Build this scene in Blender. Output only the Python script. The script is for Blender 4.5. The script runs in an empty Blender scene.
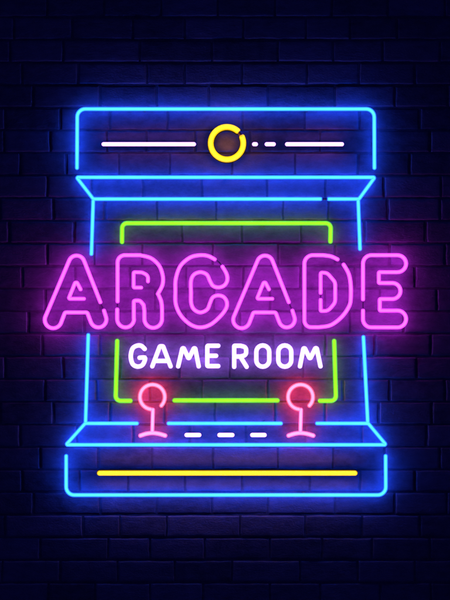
import bpy, math, random
from mathutils import Vector
random.seed(7)
S = 0.0033            # metres per unit of the sign drawing
D = 3.2               # camera distance from the wall
ZC = 1.6              # height of the middle of the sign above ground
scene = bpy.context.scene
col = scene.collection

# ---------------------------------------------------------------- materials
def nodes(name):
    m = bpy.data.materials.new(name); m.use_nodes = True
    nt = m.node_tree; nt.nodes.clear()
    out = nt.nodes.new('ShaderNodeOutputMaterial')
    return m, nt, out

def neon(name, core, k=1.0, var=0.05, alpha=1.0):
    """glowing gas in a glossy glass tube, with faint unevenness of the coating"""
    m, nt, out = nodes(name)
    b = nt.nodes.new('ShaderNodeBsdfPrincipled')
    b.inputs['Base Color'].default_value = (0.02, 0.02, 0.02, 1)
    b.inputs['Roughness'].default_value = 0.12
    b.inputs['Emission Color'].default_value = (*core, 1); b.inputs['Alpha'].default_value = alpha
    tc = nt.nodes.new('ShaderNodeTexCoord'); n = nt.nodes.new('ShaderNodeTexNoise')
    n.inputs['Scale'].default_value = 18; n.inputs['Detail'].default_value = 2
    mr = nt.nodes.new('ShaderNodeMapRange')
    mr.inputs['From Min'].default_value = 0.3; mr.inputs['From Max'].default_value = 0.7
    mr.inputs['To Min'].default_value = k * (1 - var * 2); mr.inputs['To Max'].default_value = k * (1 + var * 2)
    nt.links.new(tc.outputs['Object'], n.inputs['Vector'])
    nt.links.new(n.outputs['Fac'], mr.inputs['Value'])
    nt.links.new(mr.outputs['Result'], b.inputs['Emission Strength'])
    nt.links.new(b.outputs['BSDF'], out.inputs['Surface'])
    return m

def plain(name, c, rough=0.5, metal=0.0):
    m, nt, out = nodes(name)
    b = nt.nodes.new('ShaderNodeBsdfPrincipled')
    b.inputs['Roughness'].default_value = rough; b.inputs['Metallic'].default_value = metal
    n = nt.nodes.new('ShaderNodeTexNoise'); n.inputs['Scale'].default_value = 60
    mx = nt.nodes.new('ShaderNodeMix'); mx.data_type = 'RGBA'
    mx.inputs['A'].default_value = (*[v * 0.8 for v in c], 1); mx.inputs['B'].default_value = (*[v * 1.2 for v in c], 1)
    nt.links.new(n.outputs['Fac'], mx.inputs['Factor'])
    nt.links.new(mx.outputs['Result'], b.inputs['Base Color'])
    nt.links.new(b.outputs['BSDF'], out.inputs['Surface'])
    return m

def brick_mat(name, c, mortar=False):
    m, nt, out = nodes(name); N = nt.nodes.new; L = nt.links.new
    b = N('ShaderNodeBsdfPrincipled'); b.inputs['Roughness'].default_value = 0.72
    b.inputs['Specular IOR Level'].default_value = 0.35
    tc = N('ShaderNodeTexCoord')
    mp = N('ShaderNodeMapping'); mp.inputs['Scale'].default_value = (0.55, 1, 1.0)   # grain drawn out along the courses
    L(tc.outputs['Object'], mp.inputs['Vector'])
    n1 = N('ShaderNodeTexNoise'); n1.inputs['Scale'].default_value = 42; n1.inputs['Detail'].default_value = 8; n1.inputs['Roughness'].default_value = 0.65
    n2 = N('ShaderNodeTexNoise'); n2.inputs['Scale'].default_value = 9; n2.inputs['Detail'].default_value = 4
    n3 = N('ShaderNodeTexNoise'); n3.inputs['Scale'].default_value = 260; n3.inputs['Detail'].default_value = 3
    for n in (n1, n2, n3): L(mp.outputs['Vector'], n.inputs['Vector'])
    g = N('ShaderNodeNewGeometry')
    # brightness factor = island random + noises
    def math_(op, a, bb):
        q = N('ShaderNodeMath'); q.operation = op
        for i, v in enumerate((a, bb)):
            if isinstance(v, (int, float)): q.inputs[i].default_value = v
            else: L(v, q.inputs[i])
        return q.outputs[0]
    f = math_('MULTIPLY', n1.outputs['Fac'], 1.3)
    f = math_('ADD', f, math_('MULTIPLY', n2.outputs['Fac'], 0.55))
    f = math_('ADD', f, math_('MULTIPLY', n3.outputs['Fac'], 0.25))
    if not mortar: f = math_('ADD', f, math_('MULTIPLY', g.outputs['Random Per Island'], 0.42))
    f = math_('SUBTRACT', f, 0.22 if mortar else 0.30)
    mul = N('ShaderNodeVectorMath'); mul.operation = 'SCALE'
    mul.inputs[0].default_value = c; L(f, mul.inputs['Scale'])
    L(mul.outputs['Vector'], b.inputs['Base Color'])
    h = math_('ADD', math_('MULTIPLY', n1.outputs['Fac'], 1.0), math_('MULTIPLY', n3.outputs['Fac'], 0.35))
    bp = N('ShaderNodeBump'); bp.inputs['Strength'].default_value = 0.45; bp.inputs['Distance'].default_value = 0.007
    L(h, bp.inputs['Height']); L(bp.outputs['Normal'], b.inputs['Normal'])
    L(b.outputs['BSDF'], out.inputs['Surface'])
    return m

COLOURS = dict(cyan=(0.06, 0.54, 5.0), pink=(1.95, 0.11, 2.5), green=(0.21, 1.02, 0.012), yellow=(2.3, 1.2, 0.02),
               salmon=(4.4, 0.25, 0.50), rose=(2.7, 0.26, 0.80))
M = dict(
    white=neon('white_neon', (2.6, 1.05, 4.4), 1.0, 0.02),
    letter=neon('white_letter_neon', (1.7, 0.98, 4.4), 1.0, 0.02),
    black=plain('matt_black_shadow_contour', (0.012, 0.010, 0.014), 0.7),  # near-black colour for the added strips that draw a shadow edge
    sleeve=plain('blacked_out_glass', (0.4, 0.2, 0.45), 0.5),
    post=plain('grey_mounting_post', (0.12, 0.12, 0.13), 0.4),
    brick=brick_mat('dark_painted_brick', (0.27, 0.17, 0.31)),
    mortar=brick_mat('dark_mortar', (0.23, 0.145, 0.26), True),
)

for kk, c in COLOURS.items():
    M[kk] = neon(kk + '_coated_glass', c, 1.0, 0.05, 0.45)       # tinted glass shell
    M[kk + '_core'] = neon(kk + '_glowing_gas', c, 3.0, 0.03)     # brighter gas column inside it
# ---------------------------------------------------------------- drawing helpers
def W(p, h):
    """sign drawing coordinates -> wall coordinates for something standing h in front of the wall"""
    k = (D - h) / D
    return Vector(((p[0] - 225) * S * k, -h, ZC + (300 - p[1]) * S * k))

def arc(cx, cy, r, a0, a1, n=None, ry=None):
    ry = ry or r
    n = n or max(4, int(abs(a1 - a0) / 11))
    return [(cx + r * math.cos(math.radians(a0 + (a1 - a0) * i / n)),
             cy + ry * math.sin(math.radians(a0 + (a1 - a0) * i / n))) for i in range(n + 1)]

def fil(pts):
    """polyline with rounded corners: items (x, y) or (x, y, r)"""
    out = [pts[0][:2]]
    for i in range(1, len(pts) - 1):
        p = Vector(pts[i][:2]); r = pts[i][2] if len(pts[i]) > 2 else 1.2
        a = Vector(pts[i - 1][:2]) - p; b = Vector(pts[i + 1][:2]) - p
        la, lb = a.length, b.length; a.normalize(); b.normalize()
        ang = a.angle(b)
        if ang > math.radians(172): out.append(tuple(p)); continue
        d = min(r / math.tan(ang / 2), la * 0.49, lb * 0.49); r = d * math.tan(ang / 2)
        c = p + (a + b).normalized() * (r / math.sin(ang / 2))
        s = p + a * d - c; e = p + b * d - c
        a0 = math.atan2(s.y, s.x); a1 = math.atan2(e.y, e.x)
        da = (a1 - a0 + math.pi) % (2 * math.pi) - math.pi
        n = max(3, int(abs(math.degrees(da)) / 12))
        for k in range(n + 1):
            t = a0 + da * k / n
            out.append((c.x + r * math.cos(t), c.y + r * math.sin(t)))
    out.append(pts[-1][:2])
    return out

def spl(pts, n=6):
    q = [pts[0]] + list(pts) + [pts[-1]]; out = []
    for i in range(1, len(q) - 2):
        p0, p1, p2, p3 = (Vector(v) for v in q[i - 1:i + 3])
        for k in range(n):
            t = k / n
            v = 0.5 * ((2 * p1) + (p2 - p0) * t + (2 * p0 - 5 * p1 + 4 * p2 - p3) * t * t + (3 * p1 - p0 - 3 * p2 + p3) * t ** 3)
            out.append(tuple(v))
    out.append(tuple(pts[-1])); return out

def clean(path):
    out = [path[0]]
    for p in path[1:]:
        if (Vector(p) - Vector(out[-1])).length > 0.12: out.append(p)
    return out

class MB:
    def __init__(s): s.v = []; s.f = []
    def sweep(s, path, h, prof, closed=False, caps=True, capr=1.0):
        """prof: list of (u, w): u across the stroke, w out from the wall, in drawing units"""
        path = clean(path); P = [Vector(p) for p in path]; n = len(P)
        rings = []
        def tang(i):
            if closed: return (P[(i + 1) % n] - P[i - 1]).normalized()
            return (P[min(i + 1, n - 1)] - P[max(i - 1, 0)]).normalized()
        for i in range(n):
            t = tang(i); sc = 1.0
            if 0 < i < n - 1 or closed:
                a = (P[i] - P[i - 1]).normalized(); c = max(0.5, a.dot(t)); sc = min(1.4, 1 / c)
            rings.append((P[i], Vector((-t.y, t.x)), sc, 1.0))
        if not closed and caps:
            t0, t1 = tang(0), tang(n - 1); rr = max(abs(p[0]) for p in prof) * capr
            pre, post = [], []
            for a in (80, 60, 40, 20):
                a = math.radians(a); c, si = math.cos(a), math.sin(a)
                pre.append((P[0] - t0 * rr * si, Vector((-t0.y, t0.x)), c, c))
                post.append((P[-1] + t1 * rr * si, Vector((-t1.y, t1.x)), c, c))
            rings = pre + rings + post[::-1]
        base = len(s.v); m = len(prof)
        for (p, nn, su, sw) in rings:
            for (u, w) in prof:
                q = p + nn * u * su
                v = W(q, h); v.y -= w * S * sw; s.v.append(v)
        R = len(rings)
        for i in range(R if closed else R - 1):
            j = (i + 1) % R
            for k in range(m):
                l = (k + 1) % m
                s.f.append((base + i * m + k, base + i * m + l, base + j * m + l, base + j * m + k))
        if not closed:
            s.f.append(tuple(base + k for k in range(m))[::-1])
            s.f.append(tuple(base + (R - 1) * m + k for k in range(m)))
        return s
    def rod(s, p, h, r, y0=-0.004):
        """short round post from the wall (y0 behind its face) to height h"""
        b = len(s.v); n = 10
        for y, rr in ((-y0, r * 1.9), (-0.003, r * 1.9), (-0.0035, r), (-h, r)):
            for k in range(n):
                a = 2 * math.pi * k / n
                c = W(p, h); s.v.append(Vector((c.x + rr * S * math.cos(a), y, c.z + rr * S * math.sin(a))))
        for i in range(3):
            for k in range(n):
                l = (k + 1) % n
                s.f.append((b + i * n + k, b + i * n + l, b + (i + 1) * n + l, b + (i + 1) * n + k))
        s.f.append(tuple(b + k for k in range(n))[::-1]); s.f.append(tuple(b + 3 * n + k for k in range(n)))
        return s
    def build(s, name, mat, parent=None, smooth=True):
        me = bpy.data.meshes.new(name)
        off = parent.location if parent else Vector((0, 0, 0))
        me.from_pydata([v - off for v in s.v], [], s.f); me.validate()
        import bmesh
        bm = bmesh.new(); bm.from_mesh(me); bmesh.ops.recalc_face_normals(bm, faces=bm.faces); bm.to_mesh(me); bm.free()
        if smooth:
            for p in me.polygons: p.use_smooth = True
        me.materials.append(M[mat]); o = bpy.data.objects.new(name, me); col.objects.link(o)
        if parent: o.parent = parent
        return o

def circ(r, n=12): return [(r * math.cos(2 * math.pi * (k + .5) / n), r * math.sin(2 * math.pi * (k + .5) / n)) for k in range(n)]

def thing(name, label, cat, centre, group=None):
    o = bpy.data.objects.new(name, None); col.objects.link(o); o.empty_display_size = 0.03
    w = W(centre, 0.0); o.location = w
    o['label'] = label; o['category'] = cat
    if group: o['group'] = group
    return o

def tube(parent, name, paths, r, h, mat, closed=False):
    m = MB()
    for p in paths: m.sweep(p, h, circ(r), closed=closed)
    o = m.build(name, mat, parent)
    if mat in COLOURS:
        m = MB()
        for p in paths: m.sweep(p, h, circ(r * 0.6, 8), closed=closed)
        off, q = parent.location, m.build('glowing_gas', mat + '_core', parent)
        q.parent = o
    return o

def shadow_contour(parent, paths, r, h, extra=1.0, closed=False):  # added dark strip, wider than the tube, imitating a drop shadow round it
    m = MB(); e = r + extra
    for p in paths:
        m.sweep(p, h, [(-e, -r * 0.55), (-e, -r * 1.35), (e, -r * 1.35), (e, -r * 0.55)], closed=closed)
    return m.build('shadow_contour_strip', 'black', parent, smooth=False)

def posts(parent, pts, h, r=0.9):
    for p in pts: MB().rod(p, h, r).build('mounting_post', 'post', parent)

def length(path): return sum((Vector(a) - Vector(b)).length for a, b in zip(path, path[1:]))
def at(path, f):
    L = length(path) * f
    for a, b in zip(path, path[1:]):
        d = (Vector(b) - Vector(a)).length
        if L <= d: return tuple(Vector(a).lerp(Vector(b), L / max(d, 1e-6)))
        L -= d
    return path[-1]

def sleeve(parent, pts, r, h, mat='sleeve'):
    MB().sweep(pts, h, circ(r)).build('blacked_out_section', mat, parent)

# ---------------------------------------------------------------- the brick wall
P0, PITCH = 17.0 - 22.63, 22.63
JOINTS = [
 [-10, 47, 104, 161, 218, 275, 332, 388, 445],
 [14, 72, 133, 185, 243, 306, 350, 397, 452],
 [10, 63, 140, 212, 278, 333, 383, 440],
 [22, 78, 147, 185, 242, 307, 359, 415],
 [-20, 33, 100, 157, 209, 268, 335, 395, 448],
 [5, 60, 110, 168, 243, 305, 359, 420],
 [4, 50, 107, 147, 195, 250, 320, 372, 430],
 [20, 66, 119, 170, 232, 295, 358, 410],
 [-12, 47, 92, 143, 202, 267, 325, 384, 441],
 [0, 53, 105, 157, 216, 283, 328, 388, 440],
 [9, 74, 121, 182, 242, 301, 365, 426],
 [-10, 47, 95, 142, 213, 278, 335, 390, 445],
 [22, 75, 130, 186, 243, 300, 355, 415],
 [-8, 45, 100, 155, 214, 270, 325, 380, 437],
 [28, 84, 133, 186, 240, 303, 350, 404],
 [-15, 42, 100, 145, 205, 273, 325, 375, 431],
 [5, 63, 120, 180, 230, 303, 360, 417],
 [-10, 45, 97, 150, 202, 268, 343, 390, 445],
 [0, 53, 110, 165, 215, 275, 325, 379, 432],
 [20, 77, 133, 190, 246, 305, 362, 427],
 [-14, 40, 98, 152, 213, 278, 333, 385, 440],
 [22, 80, 128, 185, 242, 310, 360, 415],
 [-22, 33, 100, 157, 212, 268, 335, 395, 447],
 [5, 83, 120, 167, 240, 305, 362, 420],
 [-17, 40, 108, 150, 205, 270, 322, 372, 430],
 [2, 60, 118, 175, 232, 300, 358, 415],
 [-6, 48, 95, 150, 203, 270, 320, 380, 431],
]
def wall():
    from mathutils import noise
    m = MB(); g = 0.42
    def wx(x): return (x - 225) * S
    def wz(y): return ZC + (300 - y) * S
    for row in range(-16, len(JOINTS) + 16):
        js = list(JOINTS[row]) if 0 <= row < len(JOINTS) else [random.uniform(-30, 0)]
        while js[-1] < 900: js.append(js[-1] + random.choice((50, 55, 58, 60, 66)))
        while js[0] > -450: js.insert(0, js[0] - random.choice((50, 55, 58, 60, 66)))
        y0, y1 = P0 + row * PITCH, P0 + (row + 1) * PITCH
        for xa, xb in zip(js, js[1:]):
            gx = g * random.uniform(0.55, 1.15); gy = g * random.uniform(0.6, 1.05)
            x0, x1, ya, yb = xa + gx, xb - gx, y0 + gy, y1 - gy
            dep = random.uniform(0, 0.0011); tx = random.uniform(-.0007, .0007); tz = random.uniform(-.0007, .0007)
            us = [0, 0.8, 2.2, 5]; us = us + [5 + (x1 - x0 - 10) * k / 7 for k in range(1, 7)] + [x1 - x0 - v for v in us[::-1]]
            vs = [0, 0.8, 2.2, 4.5]; vs = vs + [yb - ya - 10.2, ] + [yb - ya - v for v in vs[::-1]]
            nu, nv = len(us), len(vs); b = len(m.v)
            for j, v in enumerate(vs):
                for i, u in enumerate(us):
                    eu = min(u, x1 - x0 - u); ev = min(v, yb - ya - v)
                    x = x0 + u; y = ya + v
                    # ragged, worn edges
                    nz = noise.noise_vector(Vector((x * 0.11, y * 0.14, row * 3.1)))
                    nf = noise.noise(Vector((x * 0.35, y * 0.35, 9.0)))
                    wear = 1 + 0.7 * noise.noise(Vector((x * 0.2 + 50, y * 0.25, 2)))
                    e = min(eu, ev)
                    drop = 0.0014 * max(0, 1 - e / (1.9 * wear)) ** 2
                    if i in (0, nu - 1): drop = 0.012
                    if j in (0, nv - 1): drop = 0.012
                    x += nz.x * 0.75; y += nz.y * 0.65
                    yy = -(0.012 - dep + tx * (u / (x1 - x0) - .5) * 2 + tz * (v / (yb - ya) - .5) * 2 - drop + nf * 0.0007)
                    m.v.append(Vector((wx(x), yy + 0.012, wz(y))))
            for j in range(nv - 1):
                for i in range(nu - 1):
                    q = b + j * nu + i
                    m.f.append((q, q + nu, q + nu + 1, q + 1))
    o = m.build('brick_wall', 'brick')
    o['label'] = 'dark painted brick wall behind the whole neon sign, glowing blue and purple'; o['category'] = 'wall'
    mo = MB(); a, b_, z0, z1 = wx(-470), wx(930), wz(-380), wz(990)
    for y in (0.0024, 0.12):
        mo.v += [Vector((a, y, z1)), Vector((b_, y, z1)), Vector((b_, y, z0)), Vector((a, y, z0))]
    mo.f += [(0, 1, 2, 3), (7, 6, 5, 4)] + [(k, (k + 1) % 4, 4 + (k + 1) % 4, 4 + k) for k in range(4)]
    q = mo.build('mortar', 'mortar', None, smooth=False); q.parent = o
wall()

# ---------------------------------------------------------------- cyan cabinet outlines
HC, RC = 0.024, 2.0
G = 'cyan neon outlines of the arcade cabinet'
def simple(name, label, cat, paths, r, h, mat, group=None, shade_extra=None, fr=(0.15, 0.85), closed=False, part='glass_tube'):
    allp = [q for p in paths for q in p]
    c = (sum(p[0] for p in allp) / len(allp), sum(p[1] for p in allp) / len(allp))
    t = thing(name, label, cat, c, group)
    for p in paths: tube(t, part, [p], r, h, mat, closed)
    if shade_extra is not None: shadow_contour(t, paths, r, h, shade_extra, closed)
    posts(t, [at(p, f) for p in paths for f in fr], h - r * S * 0.5)
    return t

simple('neon_outline', 'cyan neon tube bent into an arch round the yellow ring, topmost of the cabinet outline', 'neon tube',
       [fil([(77, 168), (77.3, 109, 8), (374.2, 109, 8), (374.4, 168)])], RC, HC, 'cyan', G, fr=(0.06, 0.3, 0.7, 0.94))

t = thing('neon_outline', 'cyan neon hood shape with slanted ends and two short legs above the pink letters', 'neon tube', (225, 199), G)
hood = fil([(328.6, 199), (359, 199, .8), (374.8, 177.3, .8), (76.6, 177.3, .8), (93.3, 199, .8), (320.6, 199)])
tube(t, 'hood_tube', [hood], RC, HC, 'cyan')
tube(t, 'side_tube', [[(93.2, 201), (91.4, 254)]], RC, HC, 'cyan')
tube(t, 'side_tube', [[(358.2, 201), (360, 249)]], RC, HC, 'cyan')
sleeve(t, [(322, 199), (327.4, 199)], 1.1, HC)
posts(t, [(120, 177.3), (225, 177.3), (330, 177.3), (130, 199), (290, 199), (92, 240), (359.6, 238)], HC - .004)

t = thing('neon_outline', 'cyan neon outline of the control panel with tall sides below the pink letters', 'neon tube', (225, 445), G)
tube(t, 'panel_tube', [fil([(137, 423.4), (85.2, 423.4, .8), (66, 444.8, .8), (386, 444.8, .8), (368.2, 423.4, .8), (317, 423.4)])], RC, HC, 'cyan')
tube(t, 'side_tube', [[(88.3, 335), (85.6, 421.5)]], RC, HC, 'cyan')
tube(t, 'side_tube', [[(363.4, 337), (367.7, 421.5)]], RC, HC, 'cyan')
posts(t, [(120, 444.8), (225, 444.8), (330, 444.8), (110, 423.4), (340, 423.4), (87.6, 360), (364.7, 360)], HC - .004)

simple('neon_tube', 'straight cyan neon tube running between the two pink joysticks', 'neon tube',
       [[(168.5, 423.4), (281, 423.4)]], RC, HC, 'cyan', G)
simple('neon_outline', 'cyan neon tube bent into a shallow tray round the long yellow bar', 'neon tube',
       [fil([(66.2, 456), (66.2, 495, 8), (385.8, 495, 8), (385.6, 456)])], RC, HC, 'cyan', G, fr=(0.05, 0.3, 0.7, 0.95))

# ---------------------------------------------------------------- green screen outline
HG, RG = 0.021, 2.35
GG = 'green neon tubes outlining the screen'
simple('neon_outline', 'green neon bracket with rounded corners above the pink letters', 'neon tube',
       [fil([(122, 242), (122.2, 223.2, 5), (330.8, 223.2, 5), (330.4, 241.5)])], RG, HG, 'green', GG, None, (0.1, 0.4, 0.65, 0.92))
simple('neon_tube', 'green neon tube hooked at its foot towards the left joystick', 'neon tube',
       [fil([(117.2, 341), (115.6, 400.8, 5), (130.5, 400.8)])], RG, HG, 'green', GG, None, (0.2, 0.7))
simple('neon_tube', 'straight green neon tube between the round tops of the two joysticks', 'neon tube',
       [[(174.5, 400.4), (277.5, 400.4)]], RG, HG, 'green', GG, None)
simple('neon_tube', 'green neon tube hooked at its foot towards the right joystick', 'neon tube',
       [fil([(334.2, 341), (336, 400.8, 5), (320, 400.8)])], RG, HG, 'green', GG, None, (0.2, 0.7))

# ---------------------------------------------------------------- yellow
HY = 0.024
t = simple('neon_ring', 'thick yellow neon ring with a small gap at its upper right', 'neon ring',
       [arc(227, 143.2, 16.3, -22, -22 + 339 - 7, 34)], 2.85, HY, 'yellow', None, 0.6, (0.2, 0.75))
sleeve(t, arc(227, 143.2, 16.3, -26, -42, 3), 2.0, HY)
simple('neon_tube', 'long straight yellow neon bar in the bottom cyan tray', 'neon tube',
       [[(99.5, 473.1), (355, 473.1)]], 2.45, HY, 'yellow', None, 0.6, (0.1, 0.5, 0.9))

# ---------------------------------------------------------------- white dashes
HW = 0.022
GW = 'white neon dashes beside the yellow ring'
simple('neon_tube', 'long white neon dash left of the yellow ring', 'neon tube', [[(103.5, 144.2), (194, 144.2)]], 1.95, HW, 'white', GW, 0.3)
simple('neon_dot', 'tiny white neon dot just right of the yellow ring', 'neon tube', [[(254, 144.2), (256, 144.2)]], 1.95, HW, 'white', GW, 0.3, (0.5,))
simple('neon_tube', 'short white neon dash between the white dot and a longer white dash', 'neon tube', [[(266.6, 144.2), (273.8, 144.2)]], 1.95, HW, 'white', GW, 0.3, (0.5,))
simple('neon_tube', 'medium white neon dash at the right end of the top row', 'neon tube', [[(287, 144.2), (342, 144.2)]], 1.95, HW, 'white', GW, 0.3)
GD = 'three white neon dashes between the joysticks'
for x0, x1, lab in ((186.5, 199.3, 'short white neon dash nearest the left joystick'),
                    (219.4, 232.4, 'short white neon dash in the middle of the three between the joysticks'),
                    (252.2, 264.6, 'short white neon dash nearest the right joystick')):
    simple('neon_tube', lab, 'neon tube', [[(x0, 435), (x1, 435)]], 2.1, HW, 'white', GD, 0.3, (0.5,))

# ---------------------------------------------------------------- joysticks
HJ = 0.024
def joystick():
    t = thing('neon_joystick', '', 'neon joystick', (152.4, 420), 'pink neon joysticks on the control panel')
    ball = arc(152.4, 397, 12.4, 44, -262, 30)
    tube(t, 'ball_tube', [ball], 2.15, HJ, 'salmon')
    tube(t, 'stick_tube', [fil([(152.9, 409.6), (152.6, 420), (152.3, 431)])], 2.0, HJ, 'rose')
    tube(t, 'base_tube', [spl([(140.4, 435.6), (146, 433.8), (152.4, 433), (159, 433.8), (165.2, 435.6)])], 2.2, HJ, 'rose')
    posts(t, [(152.4, 384.6), (152.4, 433.4)], HJ - .004)
    return t
j1 = joystick(); j1['label'] = 'pink neon joystick standing on the left side of the control panel'
j2 = j1.copy(); col.objects.link(j2)
j2.location = j1.location + Vector(((299.4 - 152.4) * S, 0, 0))
j2['label'] = 'pink neon joystick standing on the right side of the control panel'
for ch in list(j1.children):
    c = ch.copy(); col.objects.link(c); c.parent = j2
    for g_ in list(ch.children):
        d = g_.copy(); col.objects.link(d); d.parent = c

# ---------------------------------------------------------------- big pink letters
HP, RP = 0.031, 2.05
def T(ox, pts): return [(ox + p[0] / 5, 245 + p[1] / 5) + ((p[2] / 5,) if len(p) > 2 else ()) for p in pts]
A_out = lambda: [(302, 286)] + arc(183, 93, 40, 340, 201) + arc(66, 374, 42, 201, 20) + \
        fil([(106.6, 385.4), (125, 337, 10), (236, 337, 10), (254.4, 385.8)]) + arc(292, 372, 40, 157, -12) + [(320, 328)]
A_in = lambda: fil([(203, 222), (180, 178, 7), (143, 269, 5), (220, 269)])
R_out = lambda: fil([(38, 282), (38, 51, 36), (120, 51)]) + spl([(150, 51), (205, 66), (246, 104), (264, 155), (262, 200), (240, 244)]) + \
        spl([(243, 250), (256, 282), (260, 320), (260, 368)]) + arc(216, 370, 44, 4, 176) + fil([(172, 330), (168, 300), (150, 278, 20), (119, 278, 8), (119, 366)]) + \
        arc(78, 370, 42, 2, 178) + [(36, 322)]
R_in = lambda: fil([(156, 213), (118, 213, 6), (118, 136, 6), (160, 137, 30), (190, 152, 26), (190, 182)])
C_out = lambda: spl([(224, 72), (190, 55), (150, 51), (100, 63), (52, 105), (29, 170), (27, 230), (29, 295), (54, 352), (100, 396), (150, 412), (202, 398), (250, 358), (280, 318), (284, 285), (268, 260), (240, 252), (214, 262), (200, 290), (186, 322), (152, 337), (120, 322), (106, 290), (105, 240), (105, 180), (120, 148), (152, 136), (184, 148), (200, 180), (215, 204), (242, 212), (270, 203), (286, 178), (283, 145), (262, 108)])
D_out = lambda: spl([(238, 72), (205, 57), (165, 51)]) + fil([(160, 51), (72, 51, 42), (72, 411, 48), (140, 411)]) + \
        spl([(145, 411), (205, 400), (260, 358), (296, 305), (304, 262), (303, 195), (293, 143), (268, 98)])
D_in = lambda: fil([(153, 240), (153, 137, 8), (186, 140, 30), (226, 186, 36), (226, 288, 40), (190, 330, 40), (153, 330, 6), (153, 274)])
E_out = lambda: fil([(115, 272), (115, 51, 42), (286, 51)]) + arc(288, 93.5, 42, -88, 88) + fil([(284, 136), (194, 136, 5), (194, 190, 5), (258, 190)]) + \
        arc(262, 230, 40, -88, 88) + fil([(258, 270), (199, 270, 5), (199, 328, 5), (284, 328)]) + arc(288, 370, 42, -88, 88) + \
        fil([(284, 412), (115, 412, 48), (115, 328)])
pink = [
 ('A', 40, [A_out()], [A_in()], [[(305, 295), (315, 318)]], 'pink neon outline letter A, first letter of the big word'),
 ('R', 110, [R_out()], [R_in()], [[(37.5, 291), (36.5, 313)]], 'pink neon outline letter R of the big word'),
 ('C', 170, [C_out()], [], [[(233, 77), (247, 88), (257, 101)]], 'pink neon outline letter C of the big word'),
 ('A', 228.4, [A_out()], [A_in()], [[(305, 295), (315, 318)]], 'pink neon outline letter A between the pink C and the pink D'),
 ('D', 290, [D_out()], [D_in()], [[(247, 77), (261, 90)], [(153, 249), (153, 265)]], 'pink neon outline letter D of the big word'),
 ('E', 340, [E_out()], [], [[(115, 281), (115, 319)]], 'pink neon outline letter E, last letter of the big word'),
]
for ch, ox, outs, ins, gaps, lab in pink:
    c = T(ox, outs[0]); cx = (min(p[0] for p in c) + max(p[0] for p in c)) / 2
    t = thing('neon_letter', lab, 'neon letter', (cx, 291), 'big pink neon letters')
    tube(t, 'outline_tube', [c], RP, HP, 'pink')
    posts(t, [at(c, f) for f in (0.12, 0.45, 0.8)], HP - .004)
    for i in ins:
        q = T(ox, i); tube(t, 'inner_tube', [q], RP * 0.95, HP, 'pink'); posts(t, [at(q, 0.5)], HP - .004)
    for g_ in gaps: sleeve(t, T(ox, g_), 0.7, HP)

# ---------------------------------------------------------------- white GAME ROOM
k = 4.09
def U(ox, pts): return [(ox + p[0] / k, 335 + p[1] / k) + ((p[2] / k,) if len(p) > 2 else ()) for p in pts]
def stadium(cx): return arc(cx, 69, 26.5, 180, 360, 10) + arc(cx, 103, 26.5, 0, 180, 10)
small = [
 ('first letter G of the small white words', 120, [spl([(101, 57), (88, 45), (72, 43), (53, 53), (45, 76), (45, 98), (53, 120), (71, 129), (90, 124), (100, 108), (101, 93), (80, 93)], 4)], False),
 ('letter A between the white G and a white M', 120, [fil([(132, 128), (163, 46, 5), (176, 46, 5), (207, 128)]), [(146, 106), (193, 106)]], False),
 ('letter M between the white A and the white E', 120, [fil([(238, 128), (257, 46, 4), (281, 98, 3), (306, 46, 4), (322, 128)])], False),
 ('letter E, last of the left white word', 120, [fil([(402, 44), (357, 44, 4), (357, 127, 4), (402, 127)]), [(358, 85), (393, 85)]], False),
 ('letter R, first of the right white word', 220, [fil([(58, 130), (58, 44, 3), (84, 44, 10), (107, 50, 16), (107, 82, 16), (84, 88, 10), (59, 88)]), [(84, 90), (109, 130)]], False),
 ('letter O just after the white R', 220, [stadium(175)], True),
 ('letter O just before the last white M', 220, [stadium(265)], True),
 ('letter M, last of the right white word', 220, [fil([(327, 128), (343, 46, 4), (368, 98, 3), (394, 46, 4), (411, 128)])], False),
]
for lab, ox, paths, closed in small:
    ps = [U(ox, p) for p in paths]; allp = [q for p in ps for q in p]
    cx = (min(p[0] for p in allp) + max(p[0] for p in allp)) / 2
    t = thing('neon_letter', 'small thick white neon ' + lab, 'neon letter', (cx, 356.5), 'small white neon letters')
    for i, p in enumerate(ps): tube(t, 'glass_tube' if i == 0 else 'cross_tube', [p], 2.25, 0.026, 'letter', closed)
    posts(t, [at(ps[0], 0.2), at(ps[0], 0.75)], 0.022)

# ---------------------------------------------------------------- dim room light and camera
w = bpy.data.worlds.new('World'); scene.world = w; w.use_nodes = True
bg = w.node_tree.nodes['Background']; bg.inputs['Color'].default_value = (0.05, 0.08, 0.8, 1); bg.inputs['Strength'].default_value = 0.046
cam = bpy.data.cameras.new('camera'); co = bpy.data.objects.new('camera', cam); col.objects.link(co)
co.location = (0, -D, ZC); co.rotation_euler = (math.radians(90), 0, 0)
cam.sensor_fit = 'VERTICAL'; cam.sensor_height = 36; cam.lens = 36 * D / (600 * S); cam.clip_end = 100
scene.camera = co
scene.view_settings.view_transform = 'Standard'; scene.view_settings.look = 'None'
scene.view_settings.exposure = 0; scene.view_settings.gamma = 1
scene.cycles.use_denoising = True
